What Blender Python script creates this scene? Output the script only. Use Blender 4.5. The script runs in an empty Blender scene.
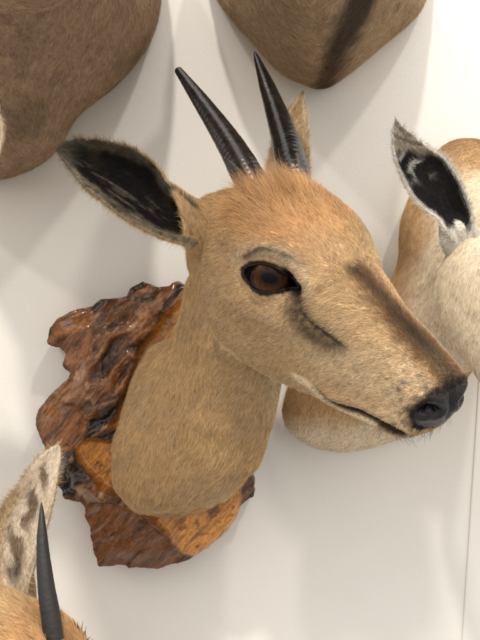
import bpy, bmesh, math, random
import numpy as np
from mathutils import Vector, Matrix
from mathutils.bvhtree import BVHTree

rng = np.random.default_rng(7)
scene = bpy.context.scene
COL = scene.collection
CAMZ = 1.5            # lens height above the museum floor, metres
CAMD = 0.68           # lens to wall
FPX = 920.0           # focal length in pixels of the 480x640 photograph
CX, CY = 240.0, 320.0

# ------------------------------------------------------------------ helpers
def W(u, v, d):
    """world point seen at photo pixel (u,v) at distance d in front of the lens (wall is d = CAMD)"""
    return np.array([(u-CX)/FPX*d, d-CAMD, CAMZ-(v-CY)/FPX*d])

def sstep(a, b, x):
    t = np.clip((x-a)/(b-a), 0, 1)
    return t*t*(3-2*t)

def _hash(ix, iy, iz, seed):
    h = (ix*374761393 + iy*668265263 + iz*2147483647 + seed*974634777) & 0xffffffff
    h = ((h ^ (h >> 13))*1274126177) & 0xffffffff
    h = (h ^ (h >> 16)) & 0xffffffff
    return h/4294967295.0

def vnoise(p, scale, seed=0):
    q = np.asarray(p, float)*scale
    i = np.floor(q).astype(np.int64); f = q-i
    f = f*f*(3-2*f)
    r = 0
    for dx in (0, 1):
        wx = f[:, 0] if dx else 1-f[:, 0]
        for dy in (0, 1):
            wy = f[:, 1] if dy else 1-f[:, 1]
            for dz in (0, 1):
                wz = f[:, 2] if dz else 1-f[:, 2]
                r = r+wx*wy*wz*_hash(i[:, 0]+dx, i[:, 1]+dy, i[:, 2]+dz, seed)
    return r*2-1

def fbm(p, scale, octs=4, seed=0, gain=.5):
    r = 0; a = 1; s = 0
    for k in range(octs):
        r = r+a*vnoise(p, scale*2**k, seed+k*17); s += a; a *= gain
    return r/s

def norm(v):
    return v/np.maximum(np.linalg.norm(v, axis=-1, keepdims=True), 1e-12)

def catmull(P, n, closed=False):
    """resample control points P (k x d) to n points, uniform in arc length"""
    P = np.asarray(P, float); k = len(P)
    out = []; m = 12
    segs = k if closed else k-1
    for i in range(segs):
        if closed:
            a, b, c, d = P[(i-1) % k], P[i], P[(i+1) % k], P[(i+2) % k]
        else:
            a, b, c, d = P[max(i-1, 0)], P[i], P[i+1], P[min(i+2, k-1)]
        for j in range(m):
            t = j/m
            out.append(.5*((2*b)+(-a+c)*t+(2*a-5*b+4*c-d)*t*t+(-a+3*b-3*c+d)*t**3))
    out.append(P[0] if closed else P[-1])
    out = np.array(out)
    L = np.r_[0, np.cumsum(np.linalg.norm(np.diff(out, axis=0), axis=1))]
    t = np.linspace(0, L[-1], n+1)[:-1] if closed else np.linspace(0, L[-1], n)
    return np.stack([np.interp(t, L, out[:, i]) for i in range(out.shape[1])], 1)

def resample_rows(rows, n):
    """rows: k x m x 3 stations -> n stations, Catmull-Rom along the first axis"""
    rows = np.asarray(rows, float); k = len(rows); res = []
    for x in np.linspace(0, k-1, n):
        i = min(int(x), k-2); t = x-i
        a, b, c, d = rows[max(i-1, 0)], rows[i], rows[i+1], rows[min(i+2, k-1)]
        res.append(.5*((2*b)+(-a+c)*t+(2*a-5*b+4*c-d)*t*t+(-a+3*b-3*c+d)*t**3))
    return np.array(res)

def loft(rows):
    """closed skin through rows (n x m x 3), both ends capped by a fan; returns verts, faces"""
    n, m, _ = rows.shape
    V = list(rows.reshape(-1, 3)); F = []
    for i in range(n-1):
        for j in range(m):
            k = (j+1) % m
            F.append((i*m+j, i*m+k, (i+1)*m+k, (i+1)*m+j))
    for i, flip in ((0, True), (n-1, False)):
        c = len(V); V.append(rows[i].mean(0))
        for j in range(m):
            k = (j+1) % m
            F.append((c, i*m+k, i*m+j) if flip else (c, i*m+j, i*m+k))
    return np.array(V), F

def joined(*vf):
    V = []; F = []; o = 0
    for v, f in vf:
        V.append(v); F += [tuple(i+o for i in t) for t in f]; o += len(v)
    return np.concatenate(V), F

def mesh_obj(name, V, F, mat=None, smooth=True):
    me = bpy.data.meshes.new(name)
    me.from_pydata(np.asarray(V, float).tolist(), [], [tuple(int(i) for i in f) for f in F])
    me.update()
    if smooth:
        me.polygons.foreach_set('use_smooth', [True]*len(me.polygons))
    o = bpy.data.objects.new(name, me); COL.objects.link(o)
    if mat: me.materials.append(mat)
    return o

def fix_normals(o):
    bm = bmesh.new(); bm.from_mesh(o.data)
    bmesh.ops.recalc_face_normals(bm, faces=bm.faces); bm.to_mesh(o.data); bm.free()

def remesh(V, F, voxel, smooth_it=4):
    """union of closed shells as one continuous surface; returns verts, quads"""
    o = mesh_obj('tmp', V, F, smooth=False)
    fix_normals(o)
    m = o.modifiers.new('r', 'REMESH'); m.mode = 'VOXEL'; m.voxel_size = voxel; m.adaptivity = 0
    m = o.modifiers.new('s', 'SMOOTH'); m.factor = .5; m.iterations = smooth_it
    dg = bpy.context.evaluated_depsgraph_get()
    me = bpy.data.meshes.new_from_object(o.evaluated_get(dg))
    v, f = get_vf(me)
    old = o.data
    bpy.data.objects.remove(o); bpy.data.meshes.remove(old); bpy.data.meshes.remove(me)
    return v, f

def get_vf(me):
    v = np.empty(len(me.vertices)*3); me.vertices.foreach_get('co', v)
    n = len(me.polygons)
    tot = np.empty(n, np.int32); me.polygons.foreach_get('loop_total', tot)
    idx = np.empty(len(me.loops), np.int32); me.loops.foreach_get('vertex_index', idx)
    st = np.r_[0, np.cumsum(tot)]
    return v.reshape(-1, 3), [tuple(idx[st[i]:st[i+1]]) for i in range(n)]

def tris_of(F):
    T = []
    for f in F:
        for k in range(1, len(f)-1): T.append((f[0], f[k], f[k+1]))
    return np.array(T, np.int64)

def vnormals(V, T):
    n = np.cross(V[T[:, 1]]-V[T[:, 0]], V[T[:, 2]]-V[T[:, 0]])
    N = np.zeros_like(V)
    for k in range(3): np.add.at(N, T[:, k], n)
    return norm(N)

def edges_of(F):
    E = set()
    for f in F:
        for a, b in zip(f, f[1:]+f[:1]):
            E.add((a, b) if a < b else (b, a))
    return np.array(list(E), np.int64)

def laplace(V, E, w, it):
    deg = np.zeros(len(V)); np.add.at(deg, E[:, 0], 1); np.add.at(deg, E[:, 1], 1)
    for _ in range(it):
        s = np.zeros_like(V)
        np.add.at(s, E[:, 0], V[E[:, 1]]); np.add.at(s, E[:, 1], V[E[:, 0]])
        V = V+(s/deg[:, None]-V)*w[:, None]*.5
    return V

def poly_dist(P, line):
    """distance from points P (n x 3) to polyline, and the parameter 0..1 of the nearest point"""
    best = np.full(len(P), 1e9); par = np.zeros(len(P))
    L = np.r_[0, np.cumsum(np.linalg.norm(np.diff(line, axis=0), axis=1))]
    for i in range(len(line)-1):
        a, b = line[i], line[i+1]; ab = b-a
        t = np.clip(((P-a)@ab)/max(ab@ab, 1e-12), 0, 1)
        d = np.linalg.norm(P-(a+t[:, None]*ab), axis=1)
        m = d < best
        best[m] = d[m]; par[m] = (L[i]+t[m]*(L[i+1]-L[i]))/L[-1]
    return best, par

def set_color(o, col):
    a = o.data.color_attributes.new('coat', 'FLOAT_COLOR', 'POINT')
    a.data.foreach_set('color', np.c_[col, np.ones(len(col))].astype(np.float32).ravel())

def tube(pts, rad, m=10):
    pts = np.asarray(pts, float); n = len(pts)
    T = norm(np.gradient(pts, axis=0)); ref = np.array([0.3, .5, .8])
    rows = []
    for i in range(n):
        a = norm(np.cross(T[i], ref)); b = np.cross(T[i], a)
        th = np.linspace(0, 2*np.pi, m, endpoint=False)
        rows.append(pts[i]+rad[i]*(np.cos(th)[:, None]*a+np.sin(th)[:, None]*b))
    return loft(np.array(rows))

# ------------------------------------------------------------------ materials
def new_mat(name):
    m = bpy.data.materials.new(name); m.use_nodes = True
    return m, m.node_tree.nodes, m.node_tree.links, m.node_tree.nodes['Principled BSDF']

def setp(b, **k):
    for n, v in k.items():
        b.inputs[n.replace('_', ' ')].default_value = v

def coat_mat(name, rough=.6, spec=.25, hair=False):
    m, N, L, b = new_mat(name)
    a = N.new('ShaderNodeAttribute'); a.attribute_name = 'coat'
    setp(b, Roughness=rough); b.inputs['Specular IOR Level'].default_value = spec
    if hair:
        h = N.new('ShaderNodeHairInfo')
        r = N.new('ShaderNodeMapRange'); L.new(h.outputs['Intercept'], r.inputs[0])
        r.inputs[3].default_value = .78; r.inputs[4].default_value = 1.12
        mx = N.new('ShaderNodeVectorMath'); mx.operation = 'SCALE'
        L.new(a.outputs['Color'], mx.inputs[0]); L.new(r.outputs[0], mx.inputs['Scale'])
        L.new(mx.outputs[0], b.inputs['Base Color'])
    else:
        L.new(a.outputs['Color'], b.inputs['Base Color'])
    return m

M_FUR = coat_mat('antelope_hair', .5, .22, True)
M_SKIN = coat_mat('tanned_hide', .8, .15)

def horn_mat(name, base=(.010, .008, .0075), rough=.22):
    m, N, L, b = new_mat(name)
    tc = N.new('ShaderNodeTexCoord')
    n = N.new('ShaderNodeTexNoise'); n.inputs['Scale'].default_value = 240; n.inputs['Detail'].default_value = 5
    L.new(tc.outputs['Object'], n.inputs['Vector'])
    r = N.new('ShaderNodeValToRGB'); L.new(n.outputs[0], r.inputs[0])
    r.color_ramp.elements[0].position = .3; r.color_ramp.elements[0].color = (*[c*.6 for c in base], 1)
    r.color_ramp.elements[1].position = .8; r.color_ramp.elements[1].color = (*[c*2.2 for c in base], 1)
    L.new(r.outputs[0], b.inputs['Base Color'])
    rr = N.new('ShaderNodeMapRange'); L.new(n.outputs[0], rr.inputs[0])
    rr.inputs[3].default_value = rough*.7; rr.inputs[4].default_value = rough*1.8
    L.new(rr.outputs[0], b.inputs['Roughness'])
    b.inputs['Coat Weight'].default_value = .15; b.inputs['Coat Roughness'].default_value = rough*.6
    bp = N.new('ShaderNodeBump'); bp.inputs['Strength'].default_value = .25; bp.inputs['Distance'].default_value = .0006
    L.new(n.outputs[0], bp.inputs['Height']); L.new(bp.outputs[0], b.inputs['Normal'])
    return m
M_HORN = horn_mat('polished_black_horn')
M_HORN_MATT = horn_mat('dull_black_horn', (.007, .006, .0055), .5)

m, N, L, b = new_mat('black_nose_leather'); M_NOSE = m
tc = N.new('ShaderNodeTexCoord'); v = N.new('ShaderNodeTexVoronoi'); v.inputs['Scale'].default_value = 900
L.new(tc.outputs['Object'], v.inputs['Vector'])
n2 = N.new('ShaderNodeTexNoise'); n2.inputs['Scale'].default_value = 350; L.new(tc.outputs['Object'], n2.inputs['Vector'])
ad = N.new('ShaderNodeMath'); ad.operation = 'MULTIPLY_ADD'; ad.inputs[1].default_value = .8
L.new(v.outputs['Distance'], ad.inputs[0]); L.new(n2.outputs[0], ad.inputs[2])
bp = N.new('ShaderNodeBump'); bp.inputs['Strength'].default_value = .6; bp.inputs['Distance'].default_value = .0007
L.new(ad.outputs[0], bp.inputs['Height']); L.new(bp.outputs[0], b.inputs['Normal'])
setp(b, Base_Color=(.009, .0085, .0085, 1), Roughness=.38); b.inputs['Specular IOR Level'].default_value = .4

m, N, L, b = new_mat('black_eyelid'); M_LID = m
setp(b, Base_Color=(.006, .005, .004, 1), Roughness=.3); b.inputs['Specular IOR Level'].default_value = .22

# glass eye: dark horizontal pupil and brown iris painted on the ball in its own axes, clear coat on top
m, N, L, b = new_mat('brown_glass_eye'); M_EYE = m
tc = N.new('ShaderNodeTexCoord'); sp = N.new('ShaderNodeSeparateXYZ'); L.new(tc.outputs['Object'], sp.inputs[0])
def mth(op, a, bb=None, c=None):
    n = N.new('ShaderNodeMath'); n.operation = op
    for i, x in enumerate((a, bb, c)):
        if x is None: continue
        if isinstance(x, (int, float)): n.inputs[i].default_value = x
        else: L.new(x, n.inputs[i])
    return n.outputs[0]
px_ = mth('POWER', mth('DIVIDE', sp.outputs[0], .0066), 2.); pz_ = mth('POWER', mth('DIVIDE', sp.outputs[2], .0042), 2.)
pr = mth('SQRT', mth('ADD', px_, pz_))
ir = mth('SQRT', mth('ADD', mth('POWER', mth('DIVIDE', sp.outputs[0], .0092), 2.), mth('POWER', mth('DIVIDE', sp.outputs[2], .0092), 2.)))
no = N.new('ShaderNodeTexNoise'); no.inputs['Scale'].default_value = 500; L.new(tc.outputs['Object'], no.inputs['Vector'])
r1 = N.new('ShaderNodeValToRGB'); L.new(no.outputs[0], r1.inputs[0])
r1.color_ramp.elements[0].color = (.030, .011, .004, 1); r1.color_ramp.elements[1].color = (.11, .042, .013, 1)
k1 = N.new('ShaderNodeMapRange'); L.new(pr, k1.inputs[0]); k1.inputs[1].default_value = .55; k1.inputs[2].default_value = 1.5
mx1 = N.new('ShaderNodeMixRGB'); L.new(k1.outputs[0], mx1.inputs[0]); mx1.inputs[1].default_value = (.003, .002, .002, 1); L.new(r1.outputs[0], mx1.inputs[2])
k2 = N.new('ShaderNodeMapRange'); L.new(ir, k2.inputs[0]); k2.inputs[1].default_value = .88; k2.inputs[2].default_value = 1.05
mx2 = N.new('ShaderNodeMixRGB'); L.new(k2.outputs[0], mx2.inputs[0]); L.new(mx1.outputs[0], mx2.inputs[1]); mx2.inputs[2].default_value = (.008, .004, .003, 1)
L.new(mx2.outputs[0], b.inputs['Base Color']); setp(b, Roughness=.35)
b.inputs['Coat Weight'].default_value = .22; b.inputs['Coat Roughness'].default_value = .01; b.inputs['Specular IOR Level'].default_value = .0

# varnished burl: colour attribute carries the wood's own figure, gloss from the varnish
m, N, L, b = new_mat('varnished_burl_wood'); M_WOOD = m
a = N.new('ShaderNodeAttribute'); a.attribute_name = 'coat'
tc = N.new('ShaderNodeTexCoord'); mp = N.new('ShaderNodeMapping'); mp.vector_type = 'TEXTURE'; mp.inputs['Rotation'].default_value = (0, -.85, 0); mp.inputs['Scale'].default_value = (1/50, 1/60, 1/330)
L.new(tc.outputs['Object'], mp.inputs[0])
n = N.new('ShaderNodeTexNoise'); n.inputs['Scale'].default_value = 1.3; n.inputs['Detail'].default_value = 6; n.inputs['Distortion'].default_value = 1.6
L.new(mp.outputs[0], n.inputs['Vector'])
r = N.new('ShaderNodeMapRange'); L.new(n.outputs[0], r.inputs[0]); r.inputs[1].default_value = .3; r.inputs[2].default_value = .7; r.inputs[3].default_value = .50; r.inputs[4].default_value = 1.4
vm = N.new('ShaderNodeVectorMath'); vm.operation = 'SCALE'; L.new(a.outputs['Color'], vm.inputs[0]); L.new(r.outputs[0], vm.inputs['Scale'])
ng = N.new('ShaderNodeTexNoise'); ng.inputs['Scale'].default_value = 26; ng.inputs['Detail'].default_value = 3; ng.inputs['Distortion'].default_value = .8; L.new(tc.outputs['Object'], ng.inputs['Vector'])
rings = mth('SINE', mth('MULTIPLY', ng.outputs[0], 150.))
n5 = N.new('ShaderNodeTexNoise'); n5.inputs['Scale'].default_value = 90; L.new(tc.outputs['Object'], n5.inputs['Vector'])
rg = N.new('ShaderNodeMapRange'); L.new(mth('MULTIPLY', mth('POWER', mth('MULTIPLY_ADD', rings, .5, .5), 4.), n5.outputs[0]), rg.inputs[0]); rg.inputs[1].default_value = 0; rg.inputs[2].default_value = .6; rg.inputs[3].default_value = 1.05; rg.inputs[4].default_value = .74
vm2 = N.new('ShaderNodeVectorMath'); vm2.operation = 'SCALE'; L.new(vm.outputs[0], vm2.inputs[0]); L.new(rg.outputs[0], vm2.inputs['Scale'])
L.new(vm2.outputs[0], b.inputs['Base Color'])
n3 = N.new('ShaderNodeTexNoise'); n3.inputs['Scale'].default_value = 260; n3.inputs['Detail'].default_value = 4; L.new(tc.outputs['Object'], n3.inputs['Vector'])
bp = N.new('ShaderNodeBump'); bp.inputs['Strength'].default_value = .35; bp.inputs['Distance'].default_value = .0012
L.new(n3.outputs[0], bp.inputs['Height']); L.new(bp.outputs[0], b.inputs['Normal'])
setp(b, Roughness=.5); b.inputs['Specular IOR Level'].default_value = .15; b.inputs['Coat Weight'].default_value = .65; b.inputs['Coat Roughness'].default_value = .08

m, N, L, b = new_mat('cream_painted_plaster'); M_WALL = m
tc = N.new('ShaderNodeTexCoord')
n = N.new('ShaderNodeTexNoise'); n.inputs['Scale'].default_value = 420; n.inputs['Detail'].default_value = 5; L.new(tc.outputs['Object'], n.inputs['Vector'])
n2 = N.new('ShaderNodeTexNoise'); n2.inputs['Scale'].default_value = 9; n2.inputs['Detail'].default_value = 4; L.new(tc.outputs['Object'], n2.inputs['Vector'])
r = N.new('ShaderNodeValToRGB'); L.new(n2.outputs[0], r.inputs[0])
r.color_ramp.elements[0].position = .3; r.color_ramp.elements[0].color = (.79, .765, .715, 1)
r.color_ramp.elements[1].position = .7; r.color_ramp.elements[1].color = (.83, .805, .755, 1)
ns = N.new('ShaderNodeTexNoise'); ns.inputs['Scale'].default_value = 55; ns.inputs['Detail'].default_value = 6; ns.inputs['Roughness'].default_value = .7; L.new(tc.outputs['Object'], ns.inputs['Vector'])
rs = N.new('ShaderNodeMapRange'); L.new(ns.outputs[0], rs.inputs[0]); rs.inputs[1].default_value = .66; rs.inputs[2].default_value = .80; rs.inputs[3].default_value = 1; rs.inputs[4].default_value = .80
vs = N.new('ShaderNodeVectorMath'); vs.operation = 'SCALE'; L.new(r.outputs[0], vs.inputs[0]); L.new(rs.outputs[0], vs.inputs['Scale'])
L.new(vs.outputs[0], b.inputs['Base Color'])
bp = N.new('ShaderNodeBump'); bp.inputs['Strength'].default_value = .25; bp.inputs['Distance'].default_value = .0006
L.new(n.outputs[0], bp.inputs['Height']); L.new(bp.outputs[0], b.inputs['Normal'])
setp(b, Roughness=.55); b.inputs['Specular IOR Level'].default_value = .35

# ------------------------------------------------------------------ fur
def fur(name, V, F, parent, count, field, mat=M_FUR, npt=5, seed=1, radius=.00006):
    """short hair combed over a surface. field(P, Nrm) -> keep probability, comb direction, length, lift, colour"""
    g = np.random.default_rng(seed)
    T = tris_of(F); N = vnormals(V, T)
    a, b, c = V[T[:, 0]], V[T[:, 1]], V[T[:, 2]]
    ar = np.linalg.norm(np.cross(b-a, c-a), axis=1)
    cs = np.cumsum(ar); pick = np.searchsorted(cs, g.random(count)*cs[-1]); pick = np.minimum(pick, len(T)-1)
    r1 = np.sqrt(g.random(count)); r2 = g.random(count)
    w = np.stack([1-r1, r1*(1-r2), r1*r2], 1)
    P = np.einsum('ij,ijk->ik', w, V[T[pick]]); Q = norm(np.einsum('ij,ijk->ik', w, N[T[pick]]))
    keep, d, ln, lift, col = field(P, Q)
    k = g.random(count) < keep
    P, Q, d, ln, lift, col = P[k], Q[k], d[k], ln[k], lift[k], col[k]
    n = len(P)
    cell = np.stack([vnoise(P, 420, 31), vnoise(P, 420, 37), vnoise(P, 420, 41)], 1)     # locks of a few mm
    wave = np.stack([vnoise(P, 110, 51), vnoise(P, 110, 57), vnoise(P, 110, 61)], 1)
    d = d+cell*.26+wave*.26+g.normal(0, .11, (n, 3))
    d = norm(d-Q*np.sum(d*Q, 1, keepdims=True))
    lift = np.clip(lift*(1+.35*g.normal(0, 1, n)+.5*cell[:, 0]), .02, 1.2)
    ln = ln*np.clip(1+.25*g.normal(0, 1, n), .4, 1.8)
    t = np.linspace(0, 1, npt)[None, :, None]
    out = P[:, None]+ln[:, None, None]*(d[:, None]*t*np.cos(lift)[:, None, None]+Q[:, None]*(t*np.sin(lift)[:, None, None]-.25*t*t*np.sin(lift)[:, None, None]))
    out = out+Q[:, None]*(.00005-.0004*(t < .01))
    jit = g.normal(0, 1, (n, 1, 3))*ln[:, None, None]*.07*t**2
    out = out+jit
    h = bpy.data.hair_curves.new(name)
    h.add_curves([npt]*n)
    h.attributes['position'].data.foreach_set('vector', out.astype(np.float32).ravel())
    ra = h.attributes.get('radius') or h.attributes.new('radius', 'FLOAT', 'POINT')
    rad = radius*np.clip(1+.25*g.normal(0, 1, (n, 1)), .5, 1.6)*(1-.85*np.linspace(0, 1, npt)[None]**1.5)
    ra.data.foreach_set('value', rad.astype(np.float32).ravel())
    lock = vnoise(P, 700, 91)[:, None]*.16+vnoise(P, 260, 92)[:, None]*.10
    col = col*np.clip(1+.24*g.normal(0, 1, (n, 1))+lock, .35, 1.9)
    dk = g.random((n, 1)) < .05
    col = np.clip(np.where(dk, col*.45, col), .002, .95)
    ca = h.attributes.new('coat', 'FLOAT_COLOR', 'CURVE')
    ca.data.foreach_set('color', np.c_[col, np.ones(n)].astype(np.float32).ravel())
    h.materials.append(mat)
    o = bpy.data.objects.new(name, h); COL.objects.link(o)
    attach(o, parent)
    return o

def attach(o, parent):
    """parts keep their built place: a thing's Empty stands at its base, a part of it sits at the world's origin"""
    o.parent = parent
    o.matrix_parent_inverse = Matrix.Translation(-parent.location) if parent.parent is None else Matrix()

def thing(name, loc, label, cat, group=None):
    o = bpy.data.objects.new(name, None); COL.objects.link(o)
    o.location = loc; o.empty_display_size = .02
    o['label'] = label; o['category'] = cat
    if group: o['group'] = group
    return o

GROUP = 'antelope heads mounted on the wall'

# ------------------------------------------------------------------ head shape (local cm: x to the nose, y to its left, z up; 0 = between the eyes)
ST = [
 (12.0,  [(0,-2.4),(.35,-2.4),(.65,-2.45),(.75,-2.8),(.6,-3.35),(.3,-3.6),(0,-3.7)]),
 (11.7,  [(0,-2.0),(.6,-2.05),(1.1,-2.35),(1.25,-2.8),(1.1,-3.6),(.6,-4.2),(0,-4.4)]),
 (11.1,  [(0,-1.65),(.75,-1.7),(1.35,-2.15),(1.6,-2.8),(1.55,-3.9),(1.1,-4.8),(0,-5.15)]),
 (10.2,  [(0,-1.3),(.85,-1.4),(1.5,-1.95),(1.85,-2.8),(1.9,-4.1),(1.5,-5.3),(0,-5.8)]),
 (8.8,   [(0,-.75),(.95,-.9),(1.65,-1.5),(2.1,-2.6),(2.15,-4.2),(1.7,-5.6),(0,-6.15)]),
 (6.5,   [(0,.15),(.9,-.1),(1.75,-.8),(2.4,-2.2),(2.45,-4.0),(1.9,-5.7),(0,-6.4)]),
 (4.0,   [(0,1.2),(1.3,.95),(2.25,.0),(2.85,-1.8),(2.8,-4.1),(2.1,-6.0),(0,-6.8)]),
 (2.0,   [(0,2.1),(2.0,2.2),(2.8,.9),(3.2,-1.4),(3.1,-4.2),(2.2,-6.4),(0,-7.2)]),
 (0.0,   [(0,2.75),(2.1,2.9),(3.25,1.75),(3.4,-.7),(3.45,-4.0),(2.4,-6.6),(0,-7.3)]),
 (-2.0,  [(0,3.0),(2.0,2.85),(3.25,1.85),(3.6,-.4),(3.6,-3.8),(2.7,-6.4),(0,-7.1)]),
 (-4.0,  [(0,2.5),(1.8,2.05),(3.0,1.2),(3.6,-.4),(3.5,-3.6),(2.7,-5.9),(0,-6.5)]),
 (-6.0,  [(0,1.6),(1.6,1.3),(2.7,.6),(3.1,-.6),(3.1,-3.1),(2.3,-4.8),(0,-5.4)]),
 (-8.0,  [(0,1.3),(1.2,1.1),(2.0,.3),(2.2,-1.1),(2.1,-2.6),(1.5,-3.6),(0,-4.0)]),
 (-9.0,  [(0,-.3),(.6,-.4),(1.1,-.7),(1.2,-1.3),(1.1,-2.0),(.7,-2.4),(0,-2.6)]),
]
def head_rows(n_along=90, m=72):
    rows = []
    for x, pts in ST:
        if x > 4: x = 4+(x-4)*.902
        prof = pts+[(-y, z) for y, z in reversed(pts[1:-1])]
        c = catmull(prof, m, closed=True)
        rows.append(np.c_[np.full(m, x), c[:, 0], c[:, 1]])
    return resample_rows(rows, n_along)

class Pose:
    """where a head sits: columns of R are its forward, left and up axes in the world"""
    def __init__(s, R, org, scale=.01):
        s.R = np.asarray(R, float); s.o = np.asarray(org, float); s.k = scale
    def out(s, p): return (np.asarray(p)*s.k)@s.R.T+s.o
    def inn(s, p): return ((np.asarray(p)-s.o)@s.R)/s.k

def frame(F, Lft):
    F = norm(np.array(F, float)); Lf = np.array(Lft, float); Lf = norm(Lf-F*(F@Lf))
    return np.stack([F, Lf, np.cross(F, Lf)], 1)

def ring(px, d, m=64):
    """station outline given as photo pixels at distance d"""
    P = catmull(np.array(px, float), m, closed=True)
    return np.array([W(u, v, d) for u, v in P])

def align(rows):
    """start each ring where it best lines up with the one before"""
    out = [rows[0]]
    for r in rows[1:]:
        best = None
        c0 = out[-1]-out[-1].mean(0)
        for q in (r, r[::-1]):
            for s in range(0, len(r), 2):
                t = np.roll(q, s, 0); e = np.sum((t-t.mean(0)-c0)**2)
                if best is None or e < best[0]: best = (e, t)
        out.append(best[1])
    return np.array(out)

# ------------------------------------------------------------------ generic ear: a cupped leaf with a stalk, one closed shell
def leaf_surface(up, lo, cupv, ns=60, nt=28, cup=None):
    """up, lo: edge curves base->tip (world). cupv: vector the middle of the leaf is pushed along"""
    U = catmull(up, ns); D = catmull(lo, ns)
    s = np.linspace(0, 1, ns); t = np.linspace(-1, 1, nt)
    wid = np.linalg.norm(U-D, axis=1)
    cp = (np.sin(np.pi*np.clip(s*.9+.1, 0, 1))**.7) if cup is None else cup(s)
    S = np.zeros((ns, nt, 3))
    for j, tt in enumerate(t):
        S[:, j] = (U*(1+tt)+D*(1-tt))/2+np.array(cupv)[None]*(cp*(1-abs(tt)**2.4)*wid)[:, None]
    return S, s, t

def make_ear(S, s, t, stalk, thick=.0016, voxel=.0009):
    ns, nt, _ = S.shape
    du = np.gradient(S, axis=0); dv = np.gradient(S, axis=1)
    Nn = norm(np.cross(du, dv))
    tk = thick*(.35+.65*(1-np.abs(t)[None, :]**3))*(1-.6*s[:, None]**3)
    A = S+Nn*tk[..., None]; B = S-Nn*tk[..., None]
    V = np.concatenate([A.reshape(-1, 3), B.reshape(-1, 3)]); o = ns*nt; F = []
    for i in range(ns-1):
        for j in range(nt-1):
            q = (i*nt+j, i*nt+j+1, (i+1)*nt+j+1, (i+1)*nt+j)
            F.append(q); F.append(tuple(x+o for x in q[::-1]))
    loop = [j for j in range(nt)]+[i*nt+nt-1 for i in range(1, ns)]+[(ns-1)*nt+j for j in range(nt-2, -1, -1)]+[i*nt for i in range(ns-2, 0, -1)]
    for a, b in zip(loop, loop[1:]+loop[:1]): F.append((a, a+o, b+o, b))
    parts = [(V, F)]
    if stalk is not None: parts.append(stalk)
    v, f = remesh(*joined(*parts), voxel, 5)
    return v, f

from mathutils.kdtree import KDTree
def leaf_coords(P, S, s, t):
    """nearest leaf parameter (s, t) of points and signed side (+ towards the cup's opening)"""
    ns, nt, _ = S.shape
    X = S.reshape(-1, 3); kd = KDTree(len(X))
    for i, x in enumerate(X): kd.insert(x, i)
    kd.balance()
    du = np.gradient(S, axis=0); dv = np.gradient(S, axis=1); Nn = norm(np.cross(du, dv)).reshape(-1, 3)
    idx = np.array([kd.find(p)[1] for p in P])
    return s[idx//nt], t[idx % nt], np.sum((P-X[idx])*Nn[idx], 1), np.linalg.norm(P-X[idx], axis=1), du.reshape(-1, 3)[idx]

def make_horn(name, axis, rad, parent, mat=M_HORN, rings=0, ring_len=.5, blunt=False, n=160, m=28, seed=0):
    C = catmull(np.array(axis, float), n); s = np.linspace(0, 1, n)
    r = np.interp(s, np.linspace(0, 1, len(rad)), rad)
    if not blunt: r = r*np.where(s > .93, np.sqrt(np.clip(1-((s-.93)/.07)**2, .0004, 1)), 1)
    else: r = r*np.where(s > .985, np.sqrt(np.clip(1-((s-.985)/.015)**2*.8, .0004, 1)), 1)
    if rings:
        fade = np.clip(1-s/ring_len, 0, 1)**.7
        r = r*(1+.034*fade*np.abs(np.sin(np.pi*rings*s/ring_len*(1+.25*s)))**.7)
    V, F = tube(C, r, m)
    nz = fbm(V, 900, 3, seed)
    V = V+(V-np.concatenate([np.repeat(C, m, 0), C[:1], C[-1:]]))*(nz*.035)[:, None]
    # long growth grooves
    o = mesh_obj(name, V, F, mat); fix_normals(o); attach(o, parent)
    return o

# ================================================================== the big trophy in the middle
R0 = np.array([[.58822722, .80867102, -.00631776], [-.70108524, .50604438, -.50239285], [-.40307347, .29995043, .8646164]])
POSE = Pose(R0, np.array([.0339, .50-CAMD, CAMZ+.0333]))

tr = thing('mounted_antelope', W(180, 430, CAMD), 'tan antelope head with two black horns on a varnished burl plaque', 'mounted head', GROUP)

hv, hf = loft(POSE.out(head_rows()))
neck = [
 ([(177,342),(158,343),(141,363),(130,391),(118,433),(114,456),(116,484),(130,506),(149,513),(189,512),(211,503),(230,490),(240,465),(240,420),(225,370),(200,345)], .652),
 ([(179,341),(158,344),(141,363),(129,391),(117,433),(113,456),(115,484),(129,506),(149,514),(189,513),(213,504),(236,489),(248,465),(248,420),(232,370),(205,340)], .635),
 ([(184,328),(168,350),(150,370),(137,397),(125,437),(121,462),(125,486),(140,502),(170,508),(208,500),(238,486),(258,465),(263,440),(258,400),(240,350),(212,322)], .60),
 ([(188,300),(175,340),(160,380),(155,420),(170,455),(205,472),(245,462),(268,435),(274,400),(270,350),(250,310),(220,285)], .58),
 ([(193,270),(184,310),(182,345),(190,385),(220,415),(255,415),(277,395),(283,360),(278,310),(255,270),(225,255)], .562),
 ([(205,250),(200,290),(205,330),(225,360),(255,370),(278,350),(283,310),(270,270),(240,245)], .540),
]
nv, nf = loft(resample_rows(align([ring(p, d) for p, d in neck]), 60))
HV, HF = remesh(*joined((hv, hf), (nv, nf)), .00095, 6)
HE = edges_of(HF); HT = tris_of(HF)

# blend the joint between head and neck
loc = POSE.inn(HV)
jn = np.exp(-((loc[:, 0]+.42*np.minimum(loc[:, 2], 2)+6.5)/2.2)**2)
HV = laplace(HV, HE, np.clip(jn, 0, 1), 40)
HV = laplace(HV, HE, np.full(len(HV), .6), 4)

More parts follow.
